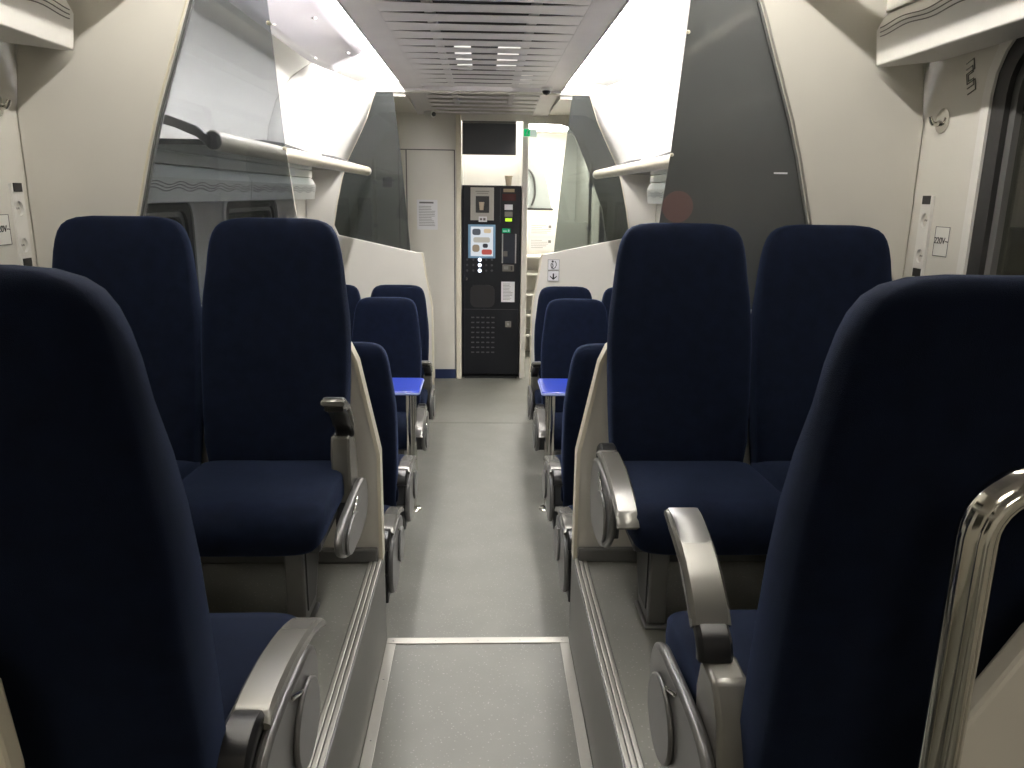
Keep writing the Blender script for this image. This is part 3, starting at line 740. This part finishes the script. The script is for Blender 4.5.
m = MB(); m.box(.195, .235, -.0272, -.0266, 1.258-LOW, 1.264-LOW); m.box(.243, .256, -.0272, -.0266, 1.256-LOW, 1.274-LOW); m.build('printed_marks', PAPER, t, 0)
fw_ = face('payment_window', .185, .325, .955, 1.235, mat('payment_dark', (.03, .034, .045), .15))
face('window_frame', .185, .197, .955, 1.235, STEEL, .003, 0, fw_, base=.0062); face('window_frame', .313, .325, .955, 1.235, STEEL, .003, 0, fw_, base=.0062)
face('card_icon', .20, .24, 1.02, 1.07, GREYL, .002, 0, fw_, base=.0062)
cr = face('card_reader', .19, .305, .875, .94, GREYL, .01, .004); face('reader_window', .205, .25, .895, .925, INK, .002, 0, cr, base=.0102); face('reader_slot', .272, .288, .885, .93, BLACK, .002, 0, cr, base=.0102)
nt_ = face('info_sheet', .183, .315, .575, .775, PAPER, .002, 0)
m = MB()
for k in range(12): m.box(.20, .20+random.uniform(.06, .1), -.0232, -.0228, .755-LOW-.014*k-.004, .755-LOW-.014*k)
m.build('printed_lines', INK, nt_, 0)
lk = face('lock', .225, .285, .325, .385, GREYL, .008, .004); face('keyhole', .245, .265, .345, .365, INK, .002, 0, lk, base=.0082)
MB().lathe([(.012, -.0205), (.012, -.03), (.0005, -.031)], 12, (-.155, 0, .80-LOW), 'y').build('door_knob', CHROME, t)
hp = MB().prism(rrect(-.12, .12, .52-LOW, .74-LOW, .06), -.0225, -.0206, XZ()).build('dispensing_door', BLACK, t, 0)
m = MB()
for k in range(8):
    for j in range(5):
        x = -.095+.05*j; z = .42-.05*k
        m.prism(rrect(x-.016, x+.016, z-LOW-.006, z-LOW+.006, .005, 3), -.024, -.0206, XZ())
m.build('vent_louvres', mat('louvre_grey', (.06, .06, .065), .4), t, 0)['kind'] = 'stuff'
m = MB(); m.box(x0+.01, x1-.01, -.0225, -.0206, .50-LOW, .503-LOW); m.box(.165, .168, -.0225, -.0206, 1.34-LOW, 1.66-LOW); m.build('panel_seams', GREYD, t, 0)
tag(MB().lathe([(.025, 0), (.03, .05), (.038, .09), (.034, .09)], 16, (.245, END+.06, 1.686)).build('paper_cup', mat('cup_paper', (.7, .6, .45), .5), None), 'pale paper cup standing on top of the coffee machine', 'cup')
# monitor above
t = thing('monitor', (.065, END+.02, 1.965), 'dark switched-off information screen above the coffee machine', 'screen')
bx(-.262, .245, -.01, .05, 0, .285).build('housing', GREYD, t, 0, .004)
bx(-.252, .235, -.013, -.0102, .01, .275).build('screen', mat('screen_off', (.045, .05, .062), .25), t, 0)
bx(-.262, .245, .0, .05, .287, .304).build('mount', GREYP, t, 0)

# cctv cameras, exit sign, notices
def dome(loc, label):
    t = thing('cctv_camera', loc, label, 'camera', 'ceiling cameras')
    MB().lathe([(.045, 0), (.045, -.012), (.038, -.02)], 20).build('mount_ring', WHITE, t)
    MB().lathe([(.032, -.0202), (.031, -.032), (.022, -.045), (.0005, -.052)], 20).build('dome', BLACK, t)
dome((.475, 6.1, CZ), 'small dome camera under the right edge of the slatted ceiling')
t = thing('cctv_camera', (-.50, 7.30, 2.345), 'small white camera on the end wall left of the screen', 'camera', 'ceiling cameras')
bx(-.04, .04, .2, .24, -.03, .03).build('wall_plate', WHITE, t, 0, .005)
MB().tube([(0, .2, 0), (0, .13, -.01), (.01, .09, -.03)], .012, 10).build('arm', WHITE, t)
MB().tube([(-.02, .10, -.035), (.05, .03, -.05)], .028, 16).build('camera_body', WHITE, t, 50)
MB().lathe([(.02, -.012), (.0005, -.014)], 12, (.055, .025, -.05), 'y').build('lens', BLACK, t)
t = thing('exit_sign', (.437, END-.04, 2.165), 'small green and white running-man exit sign in the portal', 'sign')
bx(-.062, .062, -.01, .01, -.035, .035).build('housing', mat('sign_white', (.6, .75, .65), .4, emit=.5), t, 0, .003)
bx(-.058, -.002, -.0125, -.0102, -.031, .031).build('green_face', emis('exit_green', (.01, .5, .16), 1.0), t, 0)
m = MB(); m.tube([(-.035, -.014, -.02), (-.03, -.014, .0), (-.022, -.014, .012)], .004, 6); m.tube([(-.03, -.014, .0), (-.018, -.014, -.02)], .004, 6); m.lathe([(.006, -.0135), (.0005, -.015)], 10, (-.02, 0, .02), 'y')
m.build('running_figure', PAPER, t)
bx(-.003, .003, -.004, .004, .0355, .058).build('hanger', STEEL, t, 0)
t = thing('notice', (-.53, END-.0125, 1.405), 'sheet of printed paper taped to the cream door', 'notice')
bx(-.098, .098, -.0015, 0, -.14, .14).build('paper', PAPER, t, 0)
m = MB(); m.box(-.075, .06, -.0022, -.0016, .105, .12)
for k in range(13): m.box(-.08, random.uniform(.03, .08), -.0022, -.0016, .08-.015*k-.004, .08-.015*k)
m.build('printed_lines', INK, t, 0)

# ------------------------------------------------------------------ corridor furniture beyond the portal
t = thing('shelf_rack', (.80, 8.6, LOW), 'white open shelf rack in the bright corridor right of the machine', 'shelf')
bx(-.33, -.31, 0, .4, 0, 1.30).build('side_panel', CREAM, t, 0, .003); bx(.40, .42, 0, .4, 0, 1.30).build('side_panel', CREAM, t, 0, .003)
bx(-.31, .40, .38, .4, 0, 1.28).build('back_panel', CREAM, t, 0)
for z in (.47, .70, .93, 1.12): bx(-.309, .399, .0, .379, z, z+.022).build('shelf', WHITE, t, 0, .002)
bx(-.309, .399, .0, .379, .24, .262).build('shelf', WHITE, t, 0, .002)
bx(-.309, .399, .0, .02, 1.16, 1.52).build('front_board', WHITE, t, 0, .003)
for k, z in enumerate((1.22, 1.38)):
    nt2 = thing('notice', (.66, 8.597, LOW+z+.05), '%s printed sheet on the white board above the corridor shelves' % ('lower', 'upper')[k], 'notice', 'corridor notices')
    bx(-.15, .13, -.0015, 0, -.065, .07).build('paper', PAPER, nt2, 0)
    m = MB()
    for q in range(5): m.box(-.13, random.uniform(-.02, .1), -.0022, -.0016, .05-.02*q-.004, .05-.02*q)
    m.box(.06, .09, -.0022, -.0016, .02, .05); m.build('printed_lines', INK, nt2, 0)
t = thing('corridor_screen', (0, 9.5, 0), 'grey tinted glass screen with a black loop handle in the corridor', 'screen')
MB().prism([(.42, 2.06), (.63, 2.06), (.68, 1.98), (.76, 1.75), (.83, 1.43), (.42, 1.43)], 0, .01, XZ()).build('glass_pane', mat('smoky_glass', (.20, .22, .215), .15), t, 0)
MB().tube(smoothpath([(.45, -.03, 1.88), (.53, -.03, 1.90), (.60, -.03, 1.80), (.62, -.03, 1.62), (.58, -.03, 1.48)]), .012, 10).build('loop_handle', BLACK, t)
bx(.42, .86, -.02, .03, LOW, 1.428).build('base_panel', CREAM, t, 0, .003)
bx(.42, .84, -.03, .04, 1.4285, 1.45).build('cap_rail', BLACK, t, 0)
# door to the outside seen through the right glass
t = thing('vestibule_door', (1.18, 7.9, LOW), 'narrow exterior door with dark window and steel rails seen through right glass', 'door')
bx(-.01, .2, 0, .03, 0, 1.95).build('leaf', CREAM, t, 0, .004)
bx(.0, .05, -.01, -.001, .5, 1.7).build('window_strip', BLACK, t, 0); bx(.06, .08, -.03, -.001, .3, 1.75).build('rail', STEEL, t, 0, .004); bx(.10, .19, -.01, -.001, .5, 1.7).build('window_strip', BLACK, t, 0)
# wall details of the vestibule behind the two far glass panes
for s, sd in ((-1, 'left'), (1, 'right')):
    t = thing('grab_pole', (s*1.02, END-.06, LOW), 'thin pale grab pole against the end wall, seen through the %s far glass' % sd, 'pole', 'grab poles')
    MB().tube([(0, 0, .0), (0, 0, 2.1)], .016, 12).build('pole', CREAM2, t)
    for z in (.3, 1.5, 1.9): bx(-.02, .02, -.02, .059, z-.02, z+.02).build('clamp', STEEL, t, 0, .005)
t = thing('emergency_handle', (-.90, END-.01, 1.70), 'small square call box on the end wall behind the left glass', 'box')
bx(-.045, .045, -.02, .009, -.045, .045).build('case', GREYP, t, 0, .005); bx(-.02, .02, -.026, -.0205, -.02, .02).build('button', BLACK, t, 0, .004)

# outside: a station lamp seen through the near right window
t = thing('outdoor_lamp', (9.5, 13.9, LOW), 'yellow platform lamp glowing outside the right window', 'lamp')
MB().lathe([(.07, -.9), (.05, 1.60)], 12).build('post', GREYD, t)
MB().lathe([(.05, 1.60), (.10, 1.68), (.11, 1.80), (.03, 1.9)], 16).build('lantern', emis('lamp_yellow', (1, .75, .25), 8), t)
for s, nm in ((1, 'right'), (-1, 'left')): pass
struct(bx(-40, 40, -20, 60, -1.3, -1.2).build('ground', mat('dark_track_bed', (.05, .05, .045), .9, noise=.3, scale=3), None, 0))
